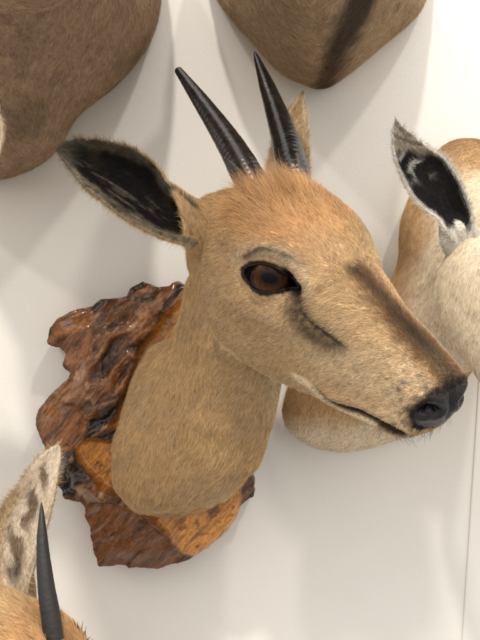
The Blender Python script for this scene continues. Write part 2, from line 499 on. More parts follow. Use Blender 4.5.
bvh = BVHTree.FromPolygons(HV.tolist(), HF)
CAM = np.array([0, -CAMD, CAMZ])
def hit(u, v):
    d = norm(W(u, v, 1.)-CAM)
    r = bvh.ray_cast(Vector(CAM), Vector(d))
    if r[0] is None:                       # just beside the outline: the nearest point of the surface
        r = bvh.find_nearest(Vector(CAM+d*.46))
        for _ in range(6):
            p = np.array(r[0]); r = bvh.find_nearest(Vector(CAM+d*((p-CAM)@d)))
    return np.array(r[0])
def head_line(px, n=40):
    """a mark on the side of the face: local coordinates with |y|"""
    p = POSE.inn(np.array([hit(u, v) for u, v in px])); p[:, 1] = np.abs(p[:, 1])
    return catmull(p, n)

eye_c = POSE.inn(hit(267, 279))
EYE_R = 1.27
EYEL = np.array([eye_c[0]-.45, -abs(eye_c[1])+.78, eye_c[2]-.33])              # ball centre, right eye (local)
LID = head_line([(244,270),(248,266),(256,264),(265,264),(275,267),(284,273),(291,281),(296,289)])
LIDLOW = head_line([(244,270),(246,277),(252,285),(260,290),(269,292),(278,291),(286,289),(296,289)])
TEAR = head_line([(297,286),(299,300),(302,310),(310,321),(322,330),(335,340),(346,349)])
BROW = head_line([(246,255),(258,249),(272,250),(288,258),(300,269),(312,281)])
MOUTH = head_line([(296,374),(308,380),(319,388),(332,400),(345,406),(361,411),(376,418),(390,425),(402,430)])
NOSTR = head_line([(422,411),(427,407),(433,408),(437,411)])
BLAZE_PX = [(364,272),(378,287),(394,307),(412,330),(430,352),(447,372)]

def mir(p):
    q = p.copy(); q[:, 1] = np.abs(q[:, 1]); return q

eye_poly = np.concatenate([LID, LIDLOW[::-1][1:-1]])
ec = np.array([EYEL[0], abs(EYEL[1]), EYEL[2]])
ax = norm(LID[-1]-LID[0]); nrm = norm(LID.mean(0)*.5+LIDLOW.mean(0)*.5-ec); bx = np.cross(nrm, ax); bx = norm(bx); ax = np.cross(bx, nrm)
def eye2d(p): q = p-ec; return np.stack([q@ax, q@bx], 1)
EP = eye2d(eye_poly)
def inside2d(P, poly):
    r = np.zeros(len(P), bool); n = len(poly)
    for i in range(n):
        x1, y1 = poly[i]; x2, y2 = poly[(i+1) % n]
        c = ((y1 > P[:, 1]) != (y2 > P[:, 1]))
        xi = (x2-x1)*(P[:, 1]-y1)/((y2-y1) if abs(y2-y1) > 1e-12 else 1e-12)+x1
        r ^= c & (P[:, 0] < xi)
    return r
def z3(p): return np.c_[p, np.zeros(len(p))]
def eye_sd(q):
    """signed distance (cm) in the eye's plane: negative inside the lids; big on the other parts of the head"""
    d = np.full(len(q), 9.); m = np.linalg.norm(q-ec, axis=1) < 4
    e = eye2d(q[m]); dd, _ = poly_dist(z3(e), z3(np.vstack([EP, EP[:1]])))
    d[m] = np.where(inside2d(e, EP), -dd, dd)
    return d

# --- sculpt the face on the joined surface
def sculpt(V):
    q = POSE.inn(V); a = mir(q); N = vnormals(V, HT)
    off = np.zeros(len(V))
    sd = eye_sd(a)
    front = (q[:, 0] > -8)
    # eye opening: push skin behind the glass ball, lids hug the ball
    r_ = a-ec; e1, e2, e3 = r_@ax, r_@bx, r_@nrm
    hs = np.sqrt(np.maximum(EYE_R**2-e1**2-e2**2, .1))
    near = (np.hypot(e1, e2) < 2.4) & (e3 > -.4)
    w_in = sstep(.06, -.10, sd)*near
    w_rim = np.exp(-(np.maximum(sd, 0)/.30)**2)*near*(1-w_in)
    tgt = np.maximum(hs+.07, np.minimum(e3, hs+.5))
    e3n = e3+(hs-.30-e3)*w_in+(tgt-e3)*w_rim
    out_ = near & (sd > 0) & (np.hypot(e1, e2) < EYE_R*.99) & (e3n > 0)
    e3n = np.where(out_, np.maximum(e3n, hs+.06), e3n)
    a2 = a+nrm[None]*(e3n-e3)[:, None]
    q2 = a2.copy(); q2[:, 1] *= np.sign(q[:, 1])
    V = POSE.out(q2)
    N = vnormals(V, HT)
    # brow ridge and the hollow between lid and brow
    d, t = poly_dist(a, BROW); off += .20*np.exp(-(d/.5)**2)
    d, t = poly_dist(a, LID+np.array([0, 0, .28])); off -= .05*np.exp(-(d/.22)**2)
    # tear gland: soft swelling with a fine slit
    d, t = poly_dist(a, TEAR); off += .12*np.exp(-(d/.8)**2)*np.sin(np.pi*np.clip(t, 0, 1)); off -= .16*np.exp(-(d/.14)**2)
    # mouth slit with a fuller upper lip
    d, t = poly_dist(a, MOUTH); off -= .20*np.exp(-(d/.14)**2)*sstep(0, .15, t); off += .14*np.exp(-((d-.45)/.35)**2)*sstep(0, .3, t)
    # cheek bone below the eye, hollow cheek, jaw muscle
    off += .34*np.exp(-np.sum(((a-np.array([.6, 3.1, -1.9]))/np.array([3.0, 1.6, .75]))**2, 1)); off -= .22*np.exp(-np.sum(((a-np.array([-3.4, 3.4, .6]))/np.array([1.3, 1.6, .9]))**2, 1))
    off -= .30*np.exp(-np.sum(((a-np.array([5.4, 2.4, -2.6]))/np.array([2.4, 1.5, 1.2]))**2, 1))
    off += .27*np.exp(-np.sum(((a-np.array([-2.0, 3.2, -4.4]))/np.array([2.1, 1.8, 1.7]))**2, 1)); off -= .14*np.exp(-np.sum(((a-np.array([1.8, 2.9, -4.0]))/np.array([.9, 1.8, 1.5]))**2, 1))
    off -= .22*np.exp(-((a[:, 1]-0)/1.5)**2-((a[:, 0]-4.2)/1.6)**2)*(a[:, 2] > 0)
    # nostril comma
    d, t = poly_dist(a, NOSTR); off -= .46*np.exp(-(d/.15)**2); off += .12*np.exp(-((d-.48)/.2)**2)*sstep(10.2, 10.6, a[:, 0])
    # nose groove down the middle
    off -= .14*np.exp(-(q[:, 1]/.16)**2)*sstep(10.9, 11.2, q[:, 0])
    # crown hump that carries the horns
    off += .25*np.exp(-np.sum(((a-np.array([-2.4, 1.5, 3.4]))/np.array([1.6, 1.0, 1.2]))**2, 1))
    # loose irregular hide
    off += .07*fbm(q, .6, 4, 3)
    nk = sstep(-6, -9, q[:, 0]+.4*np.minimum(q[:, 2], 2))
    off += nk*(.14*fbm(q, .45, 3, 9)+.16*fbm(np.stack([V[:, 0]*100, V[:, 1]*45, V[:, 2]*40], 1), .75, 2, 19))
    return V+N*(off*POSE.k)[:, None]
HV = sculpt(HV)
bvh = BVHTree.FromPolygons(HV.tolist(), HF)                            # the marks again, now on the finished face
TEAR = head_line([(296,286),(298,298),(302,310),(310,321),(322,330),(335,340),(346,349)])
BROW = head_line([(245,257),(253,252),(264,249),(278,252),(292,259),(304,268),(314,280)])
MOUTH = head_line([(296,374),(308,380),(319,388),(332,400),(345,406),(361,411),(376,418),(390,425),(402,430)])
SMUDGE = head_line([(296,297),(297,309),(304,323),(316,336),(330,347),(344,354)])
CORNER = mir(POSE.inn(hit(293,284))[None])[0]
# a few folds where the cape ends on the wood
HV[:, 1] = np.minimum(HV[:, 1], W(0, 0, .655)[1])

# --- coat colours (the animal's own markings), linear
TAN = np.array([.60, .415, .225]); ORANGE = np.array([.60, .335, .145]); PALE = np.array([.80, .66, .46]); GREY = np.array([.32, .27, .205])
DARK = np.array([.060, .036, .020]); BLACK = np.array([.012, .009, .008]); NECK = np.array([.68, .465, .235]); BROWN = np.array([.22, .115, .048])
def mixc(c, d, w): return c*(1-w[:, None])+np.asarray(d)[None]*w[:, None]

BLAZE = POSE.inn(np.array([hit(u, v) for u, v in BLAZE_PX]))
def coat(V):
    q = POSE.inn(V); a = mir(q); x, y, z = q.T
    n1 = fbm(q, .5, 4, 21); n2 = fbm(q, 1.6, 3, 22); n3 = fbm(q, 5, 2, 23)
    c = np.repeat(TAN[None], len(q), 0)*(1+.14*n1+.1*n2)[:, None]
    nk = sstep(-5, -8, x+.4*np.minimum(z, 2)+.8*n1)
    c = mixc(c, NECK, nk*.85); c = mixc(c, GREY*.9, .20*nk*sstep(.0, .4, n1+.5*n2)); c = mixc(c, PALE*.9, .6*np.exp(-np.sum(((V-W(218, 488, .625))/np.array([.016, .05, .007]))**2, 1))*(.7+.8*n3))
    # orange crown and forehead
    fo = sstep(.6, 2.6, z+.35*n1-.12*np.maximum(x-1, 0))*sstep(5.0, .5, x+.8*n2)*(1-nk)
    c = mixc(c, ORANGE, .78*fo)
    c = mixc(c, GREY*1.2, .22*sstep(.0, .45, n2+.4*n1)*(1-nk)*sstep(1.0, -1.0, z))
    # pale cheeks and ring over the eye
    sd = eye_sd(a)
    c = mixc(c, PALE, .45*np.exp(-((sd-.75)/.4)**2)*sstep(-.4, .4, z-eye_c[2]+.2))
    ch = np.exp(-np.sum(((a-np.array([6.5, 2.2, -2.6]))/np.array([3.6, 2, 1.6]))**2, 1))
    c = mixc(c, PALE, .40*ch*(1+.5*n2))
    # grey tear gland patch
    d, t = poly_dist(a, TEAR)
    c = mixc(c, DARK*.6, np.clip(1.0*np.exp(-((d+.10*n3)/(.26+.36*np.sin(np.pi*np.clip(t, 0, 1))))**2)*(.85+.5*n2+.4*n3), 0, 1))
    c = mixc(c, BLACK*1.8, np.clip(np.exp(-((d+.05*n3)/(.17-.09*t))**2)*sstep(.02, .2, t)*sstep(1.0, .8, t)*(.85+.5*n3), 0, 1))
    d, t = poly_dist(a, SMUDGE); c = mixc(c, DARK*.85, np.clip(.78*np.exp(-((d+.12*n3)/(.52-.16*t))**2)*sstep(1.0, .75, t)*(.85+.8*n2+.5*n3), 0, 1))
    c = mixc(c, BLACK*1.5, .97*np.exp(-(np.linalg.norm(a-CORNER, axis=1)/.46)**4))
    # dark streak along the bridge of the nose
    lat = np.abs(y-.22); wdt = .74+.08*np.sin(x*.9)+.05*np.clip(x-6, 0, 4); ridge_z = np.interp(x, [3, 4.3, 6.7, 8.2, 9.7, 11], [1.6, 1.05, 0., -.65, -1.3, -1.9])
    onb = sstep(-1.4, -.5, z-ridge_z)
    bl = sstep(wdt+.38, wdt-.30, lat+.26*n2+.13*n3)*sstep(3.5, 4.5, x+.5*n1)*onb
    c = mixc(c, DARK*.42, (.98-.10*sstep(8.5, 10.8, x))*bl)
    c = mixc(c, BROWN*1.2, .55*np.exp(-((lat-wdt)/.6)**2)*sstep(2.0, 4.5, x)*onb)
    # speckled muzzle
    mz = sstep(7.5, 10, x)
    mz = mz*sstep(wdt-.1, wdt+.5, lat)
    c = mixc(c, GREY*1.15, .45*mz*sstep(-.1, .5, n3+.2)); c = mixc(c, PALE, .3*mz*sstep(.1, -.4, n3)); c = mixc(c, DARK, .55*mz*sstep(.32, .5, n3))
    # eye rim, tear duct and brow line
    c = mixc(c, BLACK, .97*sstep(.26, .10, sd+.08*n3+.05*n2))
    d, t = poly_dist(a, LID[-9:]); c = mixc(c, BLACK*1.5, .92*np.exp(-(d/.34)**2))
    d, t = poly_dist(a, TEAR[:8]); c = mixc(c, BLACK*2, .9*np.exp(-(d/.34)**2))
    d, t = poly_dist(a, BROW); c = mixc(c, GREY*.4, .45*np.exp(-(d/.35)**2)*sstep(1.0, .6, t)); c = mixc(c, BLACK*3, np.clip(.9*np.exp(-((d+.06*n3)/.13)**2)*sstep(1.0, .5, t)*np.where(y > 0, .4, 1)*(.8+.6*n2)*(.9+.4*n2), 0, 1))
    # mouth
    d, t = poly_dist(a, MOUTH); below = z < np.interp(x, MOUTH[:, 0], MOUTH[:, 2])
    c = mixc(c, PALE*1.05, .9*np.exp(-((d-.30)/.2)**2)*below*(x < 8.6))
    c = mixc(c, BLACK*1.5, np.exp(-(d/.19)**4)*sstep(.1, .3, t))
    c = mixc(c, DARK*.5, .95*sstep(.5, .15, d+.12*n3)*sstep(8.2, 9.0, x)*(z < -2.5)*below)
    c = mixc(c, DARK*.5, .95*sstep(.45, .10, d+.1*n3)*sstep(8.2, 9.2, x)*(z < -2.5))
    ne = np.interp(z, [-4.75, -4.6, -4.17, -3.5, -3.07, -2.75, -2.3, -2.0], [11.2, 10.72, 10.54, 10.46, 10.66, 10.92, 11.12, 11.2])-x
    c = mixc(c, BLACK*1.6, sstep(.42, .10, ne+.16*n3+.08*n2))
    c = mixc(c, DARK, .5*sstep(1.0, .2, ne+.3*n2)*sstep(-.05, .3, n3+.1))
    # pale throat, white under the jaw
    c = mixc(c, PALE, .5*sstep(1.8, .4, lat)*sstep(-4.6, -5.6, z)*(1-nk)*sstep(10, 8, x))
    # dark spot at the root of the ear, wart-like mark on the muzzle
    for (u, v, r, k) in ((194, 248, .35, .7), (399, 389, .16, .9), (245, 186, .5, .2)):
        pt = mir(POSE.inn(hit_cache(u, v))[None])[0]
        d = np.linalg.norm(a-pt, axis=1); c = mixc(c, DARK, k*np.exp(-(d/r)**2))
    return np.clip(c, .004, .9)
_hc = {}
def hit_cache(u, v):
    if (u, v) not in _hc:
        try: _hc[(u, v)] = hit(u, v)
        except RuntimeError: _hc[(u, v)] = np.array([9., 9., 9.])
    return _hc[(u, v)]

head = mesh_obj('head_and_neck', HV, HF, M_SKIN); attach(head, tr)
set_color(head, coat(HV))

def nose_mask(q, extra=0):
    """1 inside the bare black nose pad (local cm)"""
    edge = np.interp(q[:, 2], [-4.75, -4.6, -4.17, -3.5, -3.07, -2.75, -2.3, -2.0], [11.2, 10.72, 10.54, 10.46, 10.66, 10.92, 11.12, 11.2])+.10*vnoise(q, 2.2, 5)
    return (q[:, 0] > edge+extra) & (q[:, 2] > -4.7)

def head_field(P, Q):
    q = POSE.inn(P); a = mir(q); x, y, z = q.T; side = np.abs(y)
    n1 = fbm(q, .6, 2, 77)
    nk = sstep(-4.5, -7.5, x+.4*np.minimum(z, 2))
    F, Lf, U = POSE.R.T
    top = sstep(.8, 2.2, z-.0*x)
    dl = np.stack([-1.*np.ones(len(q)), np.zeros(len(q)), -.95*(1-top)-.0*top], 1)
    dl[:, 1] += np.sign(y)*.35*top*sstep(0, 1.5, side)
    dl[:, 0] -= 1.0*top+.6*sstep(4, 9, x)
    dw = dl@POSE.R.T
    nd = np.array([-.42, .15, -.85])
    d = norm(dw)*(1-nk[:, None])+nd[None]*nk[:, None]
    ln = .0034+.0020*sstep(1, 3.2, z)*sstep(2, -2.5, x)*(1-nk)+.0010*nk
    ln = ln*(1-.55*sstep(5.5, 10.5, x))
    tuft = np.exp(-np.sum(((a-np.array([-2.4, .9, 2.8]))/np.array([1.6, 1.7, 1.0]))**2, 1))
    ln = ln+.0115*tuft*(.6+.8*np.clip(.5+n1, 0, 1))
    lift = .13+.80*tuft+.05*nk+.18*sstep(8, 11, x)
    sd = eye_sd(a); ln = ln*np.clip(.30+.70*sstep(.1, 1.0, sd), 0, 1)
    dm, _ = poly_dist(a, MOUTH); ln = ln*(.5+.5*sstep(.1, .6, dm))
    dt, tt = poly_dist(a, TEAR); ln = ln*(.35+.65*sstep(.05, .6, dt)); db, _ = poly_dist(a, BROW); ln = ln*(.55+.45*sstep(.05, .4, db))
    keep = np.ones(len(q))
    keep[sd < .05] = 0
    keep[((dt < .07) & (tt < .9)) | (dm < .12)] = 0
    keep[nose_mask(q, -.02)] = 0
    keep[(P[:, 1] > W(0, 0, .652)[1])] = 0
    back = Q[:, 1]        # the side turned to the wall gets fewer hairs
    keep *= np.where(back > .75, .5, 1)
    return keep, d, ln, lift, coat(P)
fur('fur', HV, HF, head, 520000, head_field, seed=3)

# long guard hairs: chin whiskers
def whisk(P, Q):
    q = POSE.inn(P); x, y, z = q.T
    k = ((x > 7.8) & (x < 10.6) & (z < -4.9)).astype(float)*.2
    d = np.tile((POSE.R@np.array([.5, 0, -1.]))[None], (len(P), 1))
    return k, d, np.full(len(P), .007), np.full(len(P), .7), np.tile(DARK*.6, (len(P), 1))
fur('chin_hair', HV, HF, head, 60000, whisk, seed=5, radius=.00005)

# --- bare nose pad as its own mesh, a finer copy of the muzzle's end set 0.3 mm proud
q = POSE.inn(HV); nm = nose_mask(q)
NF = [f for f in HF if all(nm[i] for i in f)]
used = sorted({i for f in NF for i in f}); mp_ = {o: i for i, o in enumerate(used)}
NV = HV+vnormals(HV, HT)*.00035
no_ = mesh_obj('nose', NV[used], [tuple(mp_[i] for i in f) for f in NF], M_NOSE); attach(no_, head)

# --- eyes
def uv_ball(c, r, axes, nu=48, nv=32):
    V = [c+r*axes[2]]; F = []
    for i in range(1, nv):
        th = math.pi*i/nv
        for j in range(nu):
            ph = 2*math.pi*j/nu
            V.append(c+r*(math.sin(th)*math.cos(ph)*axes[0]+math.sin(th)*math.sin(ph)*axes[1]+math.cos(th)*axes[2]))
    V.append(c-r*axes[2]); n = len(V)
    for j in range(nu):
        F.append((0, 1+j, 1+(j+1) % nu)); F.append((n-1, n-1-nu+(j+1) % nu, n-1-nu+j))
    for i in range(nv-2):
        for j in range(nu):
            a = 1+i*nu+j; b2 = 1+i*nu+(j+1) % nu
            F.append((a, a+nu, b2+nu, b2))
    return np.array(V), F
for sg in (-1, 1):
    c = POSE.out(np.array([EYEL[0], sg*abs(EYEL[1]), EYEL[2]]))
    look = norm(nrm*.75+np.array([.70, .51, .50])*.55); la_ = norm(ax-look*(ax@look))      # the iris looks forward and out
    a3 = POSE.R@(la_*np.array([1, sg, 1])); n3_ = POSE.R@(look*np.array([1, sg, 1])); b3 = np.cross(n3_, a3)
    V, F = uv_ball(np.zeros(3), EYE_R*POSE.k, np.eye(3))
    V = V*np.array([1, 1, 1])
    e = mesh_obj('eye', V, F, M_EYE)
    e.parent = head
    Mx = Matrix([[a3[i], n3_[i], b3[i], c[i]] for i in range(3)]+[[0, 0, 0, 1]])
    e.matrix_parent_inverse = Matrix()
    e.matrix_basis = Mx
    # lids: black skin rolled along the opening
    lp = np.vstack([eye_poly, eye_poly[:1]]); 
    l1, l2, l3 = (lp-ec)@ax, (lp-ec)@bx, (lp-ec)@nrm
    l3 = np.maximum(np.sqrt(np.maximum(EYE_R**2-l1**2-l2**2, .1))+.03, np.minimum(l3-.04, np.sqrt(np.maximum(EYE_R**2-l1**2-l2**2, .1))+.45))
    lp = ec+l1[:, None]*ax+l2[:, None]*bx+l3[:, None]*nrm
    lp = lp*np.array([1, sg, 1]); lp = POSE.out(lp)
    V, F = tube(lp, np.full(len(lp), .0007), 10)
    lo_ = mesh_obj('eyelid', V, F, M_LID); fix_normals(lo_); attach(lo_, head)

# --- horns
make_horn('horn', [W(262, 202, .508), W(250, 180, .514), W(231, 146, .527), W(207, 110, .540), W(177, 68.5, .552)],
          [.0092, .0087, .0070, .0049, .0022], tr, rings=11, ring_len=.36, blunt=True, seed=4)
make_horn('horn', [W(296, 186, .533), W(292, 166, .539), W(284, 136, .553), W(272, 100, .566), W(254, 51, .578)],
          [.0093, .0088, .0072, .0049, .0012], tr, rings=12, ring_len=.42, seed=8)

# --- ears
def ear_part(S, s, t, stalk, parent, colfn, dens, seed, flip=1, root=(-.85, .25, .45), edge_len=.0018, back_len=.0030, inner_len=.0028):
    v, f = make_ear(S, s, t, stalk)
    ls, lt, sd, dist, du = leaf_coords(v, S, s, t)
    o = mesh_obj('ear', v, f, M_SKIN); attach(o, parent)
    set_color(o, colfn(v, ls, lt, sd*flip, dist))
    def field(P, Q):
        ls, lt, sd, dist, du = leaf_coords(P, S, s, t)
        col = colfn(P, ls, lt, sd*flip, dist)
        ed = sstep(.72, .97, np.abs(lt))
        side = (S[:, -1]-S[:, 0]).mean(0); side = norm(side)
        d = norm(du)*(1-.7*ed)[:, None]+side[None]*(np.sign(lt)*ed*.9)[:, None]
        inn = (sd*flip > 0)&(dist < .003)
        rt = sstep(.0030, .0055, dist)[:, None]; d = d*(1-rt)+norm(np.array(root))[None]*rt
        ln = np.where(inn, inner_len, back_len)+edge_len*ed*.7
        lift = np.where(inn, .28, .14)+.10*ed
        keep = np.where(inn & (ed < .3), .45, 1.)
        return keep, d, ln, lift, col
    fur('fur', v, f, o, dens, field, seed=seed, radius=.000045)
    return o, v, f

eU = [W(196, 205, .520), W(180, 193, .520), W(166, 180, .521), W(158, 167, .522), W(140, 152, .523), W(118, 143, .524), W(96, 139, .525), W(76, 138, .526), W(62, 142, .527), W(57, 150, .528)]
eD = [W(190, 246, .506), W(180, 243, .503), W(166, 239, .503), W(147, 231, .505), W(123, 217, .510), W(103, 202, .515), W(84, 187, .519), W(71, 171, .523), W(61, 158, .526), W(57, 152, .528)]
S_R, es, et = leaf_surface(eU, eD, np.array([-.05, .62, -.05])*.75, cup=lambda s: .95*(1-.55*s))
def ell_ring(c, a, b, m=32):
    th = np.linspace(0, 2*np.pi, m, endpoint=False)
    return np.array(c)+np.cos(th)[:, None]*np.array(a)+np.sin(th)[:, None]*np.array(b)
def blend_ring(px, depths, m=32):
    P = catmull(np.c_[np.array(px, float), np.array(depths)*1000], m, closed=True)
    return np.array([W(u, v, d/1000) for u, v, d in P])
k1_ = blend_ring([(232,206),(240,238),(218,274),(212,238)], [.545, .530, .533, .552])
k2_ = blend_ring([(200,200),(207,230),(197,261),(192,230)], [.534, .516, .522, .540])
k3_ = blend_ring([(170,184),(182,212),(184,242),(172,220)], [.526, .504, .506, .536])
cen = k2_.mean(0)
stalkR = loft(resample_rows(align([k1_, k2_, k3_, k3_.mean(0)+(k3_-k3_.mean(0))*.80+np.array([.0015, .001, 0]), cen+(k2_-cen)*.45]), 26))
def col_main_ear(v, s, t, sd, dist):
    n1 = fbm(v, 60, 3, 5); n2 = fbm(v, 300, 3, 6)
    back = np.repeat((NECK*.85)[None], len(v), 0)*(1+.2*n1)[:, None]
    back = mixc(back, GREY*.35, .75*sstep(.55, .95, s+.1*n1))
    fleshy = sstep(.004, .007, dist); back = mixc(back, TAN*.95, fleshy*(.9+.3*n1))
    inn = np.repeat((np.array([.006, .0045, .004]))[None], len(v), 0)
    edge = sstep(.62, .92, np.abs(t)+.18*n1+.1*n2)
    inn = mixc(inn, PALE*.55, np.where(t < 0, .85, .25)*edge*sstep(-.5, .2, n2+.3))
    inn = mixc(inn, DARK*.55, .5*sstep(0, .5, n1+.4*n2))
    inn = mixc(inn, GREY*.40, .8*sstep(.78, .95, s+.10*n1))
    strands = vnoise(np.stack([s*4, t*15+2*n1, 0*s], 1), 1., 44); inn = mixc(inn, GREY*.42, .75*sstep(.25, .6, strands)*sstep(.5, -.4, t)*sstep(.05, .3, s))
    w = sstep(-.0002, .0006, sd)*(dist < .0045)
    return np.clip(back*(1-w[:, None])+inn*w[:, None], .004, .9)
du0 = np.gradient(S_R, axis=0); dv0 = np.gradient(S_R, axis=1)
flipR = 1 if np.cross(du0, dv0)[30, 14]@np.array([0, -1, 0]) > 0 else -1
earR = ear_part(S_R, es, et, stalkR, tr, col_main_ear, 60000, 11, flipR)
# the far ear is the same ear mirrored across the head
def mirror_w(p):
    q = POSE.inn(p.reshape(-1, 3)); q[:, 1] *= -1
    return POSE.out(q).reshape(p.shape)
fU = [W(268, 196, .560), W(268, 172, .566), W(272, 150, .575), W(279, 126, .586), W(290, 107, .597), W(302, 92, .606)]
fD = [W(306, 200, .566), W(308, 172, .570), W(308, 150, .578), W(307, 126, .588), W(305, 108, .598), W(304, 93, .606)]
S_L, es, et = leaf_surface(fU, fD, np.array([.10, .45, 0]), cup=lambda s: .9*(1-.5*s))
stalkL = loft(resample_rows(align([ell_ring(W(286, 222, .556), [.013, 0, .002], [.002, .011, 0]), ell_ring(W(287, 200, .566), [.012, 0, .001], [.002, .010, 0]), ell_ring(W(288, 180, .574), [.008, 0, .001], [.001, .005, 0])]), 12))
def col_far_ear(v, s, t, sd, dist):
    n1 = fbm(v, 60, 3, 5)
    c = np.repeat((TAN*.95)[None], len(v), 0)*(1+.15*n1)[:, None]
    c = mixc(c, PALE, .5*sstep(.5, .9, np.abs(t)))
    return np.clip(mixc(c, DARK*.5, .9*sstep(.93, .99, s+.01*n1)), .004, .9)
ear_part(S_L, es, et, stalkL, tr, col_far_ear, 40000, 12, 1 if np.cross(np.gradient(S_L, axis=0), np.gradient(S_L, axis=1))[30, 14]@np.array([0, -1, 0]) > 0 else -1)

# --- burl plaque
OUT = [(44,343),(48,330),(55,320),(69,312),(90,308),(99,300),(118,299),(126,297),(129,288),(142,282),(154,288),(168,286),(177,282),(193,286),(220,292),(240,330),(250,380),(248,430),(240,470),
       (251,476),(255,485),(252,490),(255,494),(254,501),(249,500),(241,507),(237,522),(224,539),(206,553),(192,561),(171,568),(153,572),(135,572),(118,568),(97,570),(91,549),(88,530),(83,518),(83,508),(77,503),(60,502),(55,485),(50,468),
       (43,452),(35,433),(33,421),(36,411),(48,398),(58,390),(67,380),(69,373),(61,367),(64,355),(58,347)]
FACE_D, BACK_D = .642, CAMD
def dens_poly(p, step=2.0):
    p = np.array(p, float); out = []
    for a, b in zip(p, np.roll(p, -1, 0)):
        n = max(1, int(np.linalg.norm(b-a)/step))
        out += [a+(b-a)*k/n for k in range(n)]
    return np.array(out)
op = dens_poly(OUT)
front = np.array([W(u, v, FACE_D) for u, v in op]); backp = front.copy(); backp[:, 1] = -.0006
bm = bmesh.new()
fv = [bm.verts.new(p) for p in front]; bv = [bm.verts.new(p) for p in backp]
n = len(fv)
bm.faces.new(fv); bm.faces.new(bv[::-1])
for i in range(n):
    j = (i+1) % n; bm.faces.new((fv[j], fv[i], bv[i], bv[j]))
bmesh.ops.triangulate(bm, faces=[f for f in bm.faces if len(f.verts) > 4])
me = bpy.data.meshes.new('t'); bm.to_mesh(me); bm.free()
PV, PF = get_vf(me); bpy.data.meshes.remove(me)
PV, PF = remesh(PV, PF, .0009, 6)
PT = tris_of(PF); PE = edges_of(PF)
def face_px(P):
    return np.stack([P[:, 0]/FACE_D*FPX+CX, CY-(P[:, 2]-CAMZ)/FACE_D*FPX], 1)
POLISH = [[(192,288),(181,298),(168,314),(154,332),(142,349),(132,370),(126,395),(112,425),(150,430),(200,400),(230,340),(215,300)],
          [(76,446),(88,440),(118,437),(125,470),(120,492),(104,486),(92,474),(80,460)],
          [(140,505),(160,525),(176,548),(192,560),(208,552),(226,537),(238,520),(241,500),(236,480),(200,480)]]
FLAT = [[(60,502),(77,503),(83,508),(110,500),(140,512),(165,535),(185,556),(171,568),(153,572),(135,572),(118,568),(97,570),(91,549),(88,530),(83,518)],
        [(44,343),(55,320),(69,312),(88,309),(94,320),(92,345),(82,362),(70,372),(62,365),(64,355),(58,347)],
        [(36,411),(52,402),(75,405),(88,420),(84,440),(70,450),(45,452),(33,421)]]
def polym(uv, polys, soft):
    w = np.zeros(len(uv))
    for p in polys:
        p = np.array(p, float); d, _ = poly_dist(z3(uv), z3(np.vstack([p, p[:1]])))
        sdv = np.where(inside2d(uv, p), -d, d); w = np.maximum(w, sstep(soft, -soft, sdv))
    return w
uv = face_px(PV); jit = np.stack([fbm(PV, 120, 3, 1), fbm(PV, 120, 3, 2)], 1)*4
opl = np.vstack([op, op[:1]])
ed, _ = poly_dist(z3(uv), z3(opl)); ed = np.where(inside2d(uv, op), ed, 0)
wp = polym(uv+jit, POLISH, 3.); wf = polym(uv+jit, FLAT, 3.)
isfront = sstep(-.012, -.030, PV[:, 1])
rough_w = (1-wp)*(1-.75*wf)
warp = PV+.006*np.stack([fbm(PV, 70, 2, 8), 0*uv[:, 0], fbm(PV, 70, 2, 9)], 1)
# ridges run with the grain, upper right to lower left
g = np.array([.70, 0, .72]); along = warp@g; across = warp@np.array([.72, 0, -.70])
ridge = 1-np.abs(fbm(np.stack([along*.13, PV[:, 1]*.4, across], 1), 85, 3, 12))*2
lump = fbm(np.stack([along*.55, PV[:, 1], across], 1), 60, 3, 13)
fine = fbm(warp, 330, 3, 14)
disp = rough_w*(.0052*(ridge-.5)+.0028*lump+.0012*fine+.0010*(1-np.abs(fbm(np.stack([along*.3, PV[:, 1], across], 1), 190, 3, 15))*2.2))*(.45+.55*sstep(0, 8, ed))+wf*.0010*fbm(np.stack([along*.15, PV[:, 1], across], 1), 300, 3, 3)+wp*.0003*lump
disp -= .005*wp*sstep(0, 14, ed)*0
PN = vnormals(PV, PT)
PV2 = PV+PN*(disp*(.35+.65*isfront)*sstep(-.001, -.006, PV[:, 1]))[:, None]
# bark side falls away towards the rim, polished face is flat and set back where the slab was planed
PV2[:, 1] += isfront*((1-wp)*.009*sstep(26, 0, ed)**1.3-.007*(1-wp)*(1-wf)*sstep(5, 25, ed)+wp*.001+.006*wp*sstep(9, 0, ed)**2)
PV2 = laplace(PV2, PE, np.full(len(PV2), .5), 1)
PV2[:, 1] = np.minimum(PV2[:, 1], -.0005)
pl = mesh_obj('plaque', PV2, PF, M_WOOD); attach(pl, tr)
n1 = fbm(warp, 60, 4, 30); n2 = fbm(np.stack([along*.22, PV[:, 1], across], 1), 220, 4, 31); n3 = fbm(warp, 190, 3, 33)
DK = np.array([.018, .009, .006]); MID = np.array([.24, .095, .032]); HON = np.array([.62, .27, .065]); LT = np.array([.50, .27, .13])
c = np.repeat(MID[None], len(PV), 0)
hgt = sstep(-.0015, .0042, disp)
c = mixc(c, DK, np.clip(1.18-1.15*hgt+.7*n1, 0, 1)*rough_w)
c = mixc(c, LT, .6*rough_w*sstep(.1, .45, n3+.3*n2)*sstep(.2, .7, hgt))
c = mixc(c, MID*1.25, wf*.8); c = mixc(c, DK*1.4, wf*.6*sstep(0., .35, n2))
c = mixc(c, HON, wp*.95); c = mixc(c, MID, wp*.65*sstep(.05, .4, n2+.4*n1)); c = mixc(c, DK*2, wp*.6*sstep(.32, .5, n3+.4*n1))
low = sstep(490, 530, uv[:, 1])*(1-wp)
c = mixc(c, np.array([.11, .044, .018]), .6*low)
set_color(pl, np.clip(c, .004, .9))

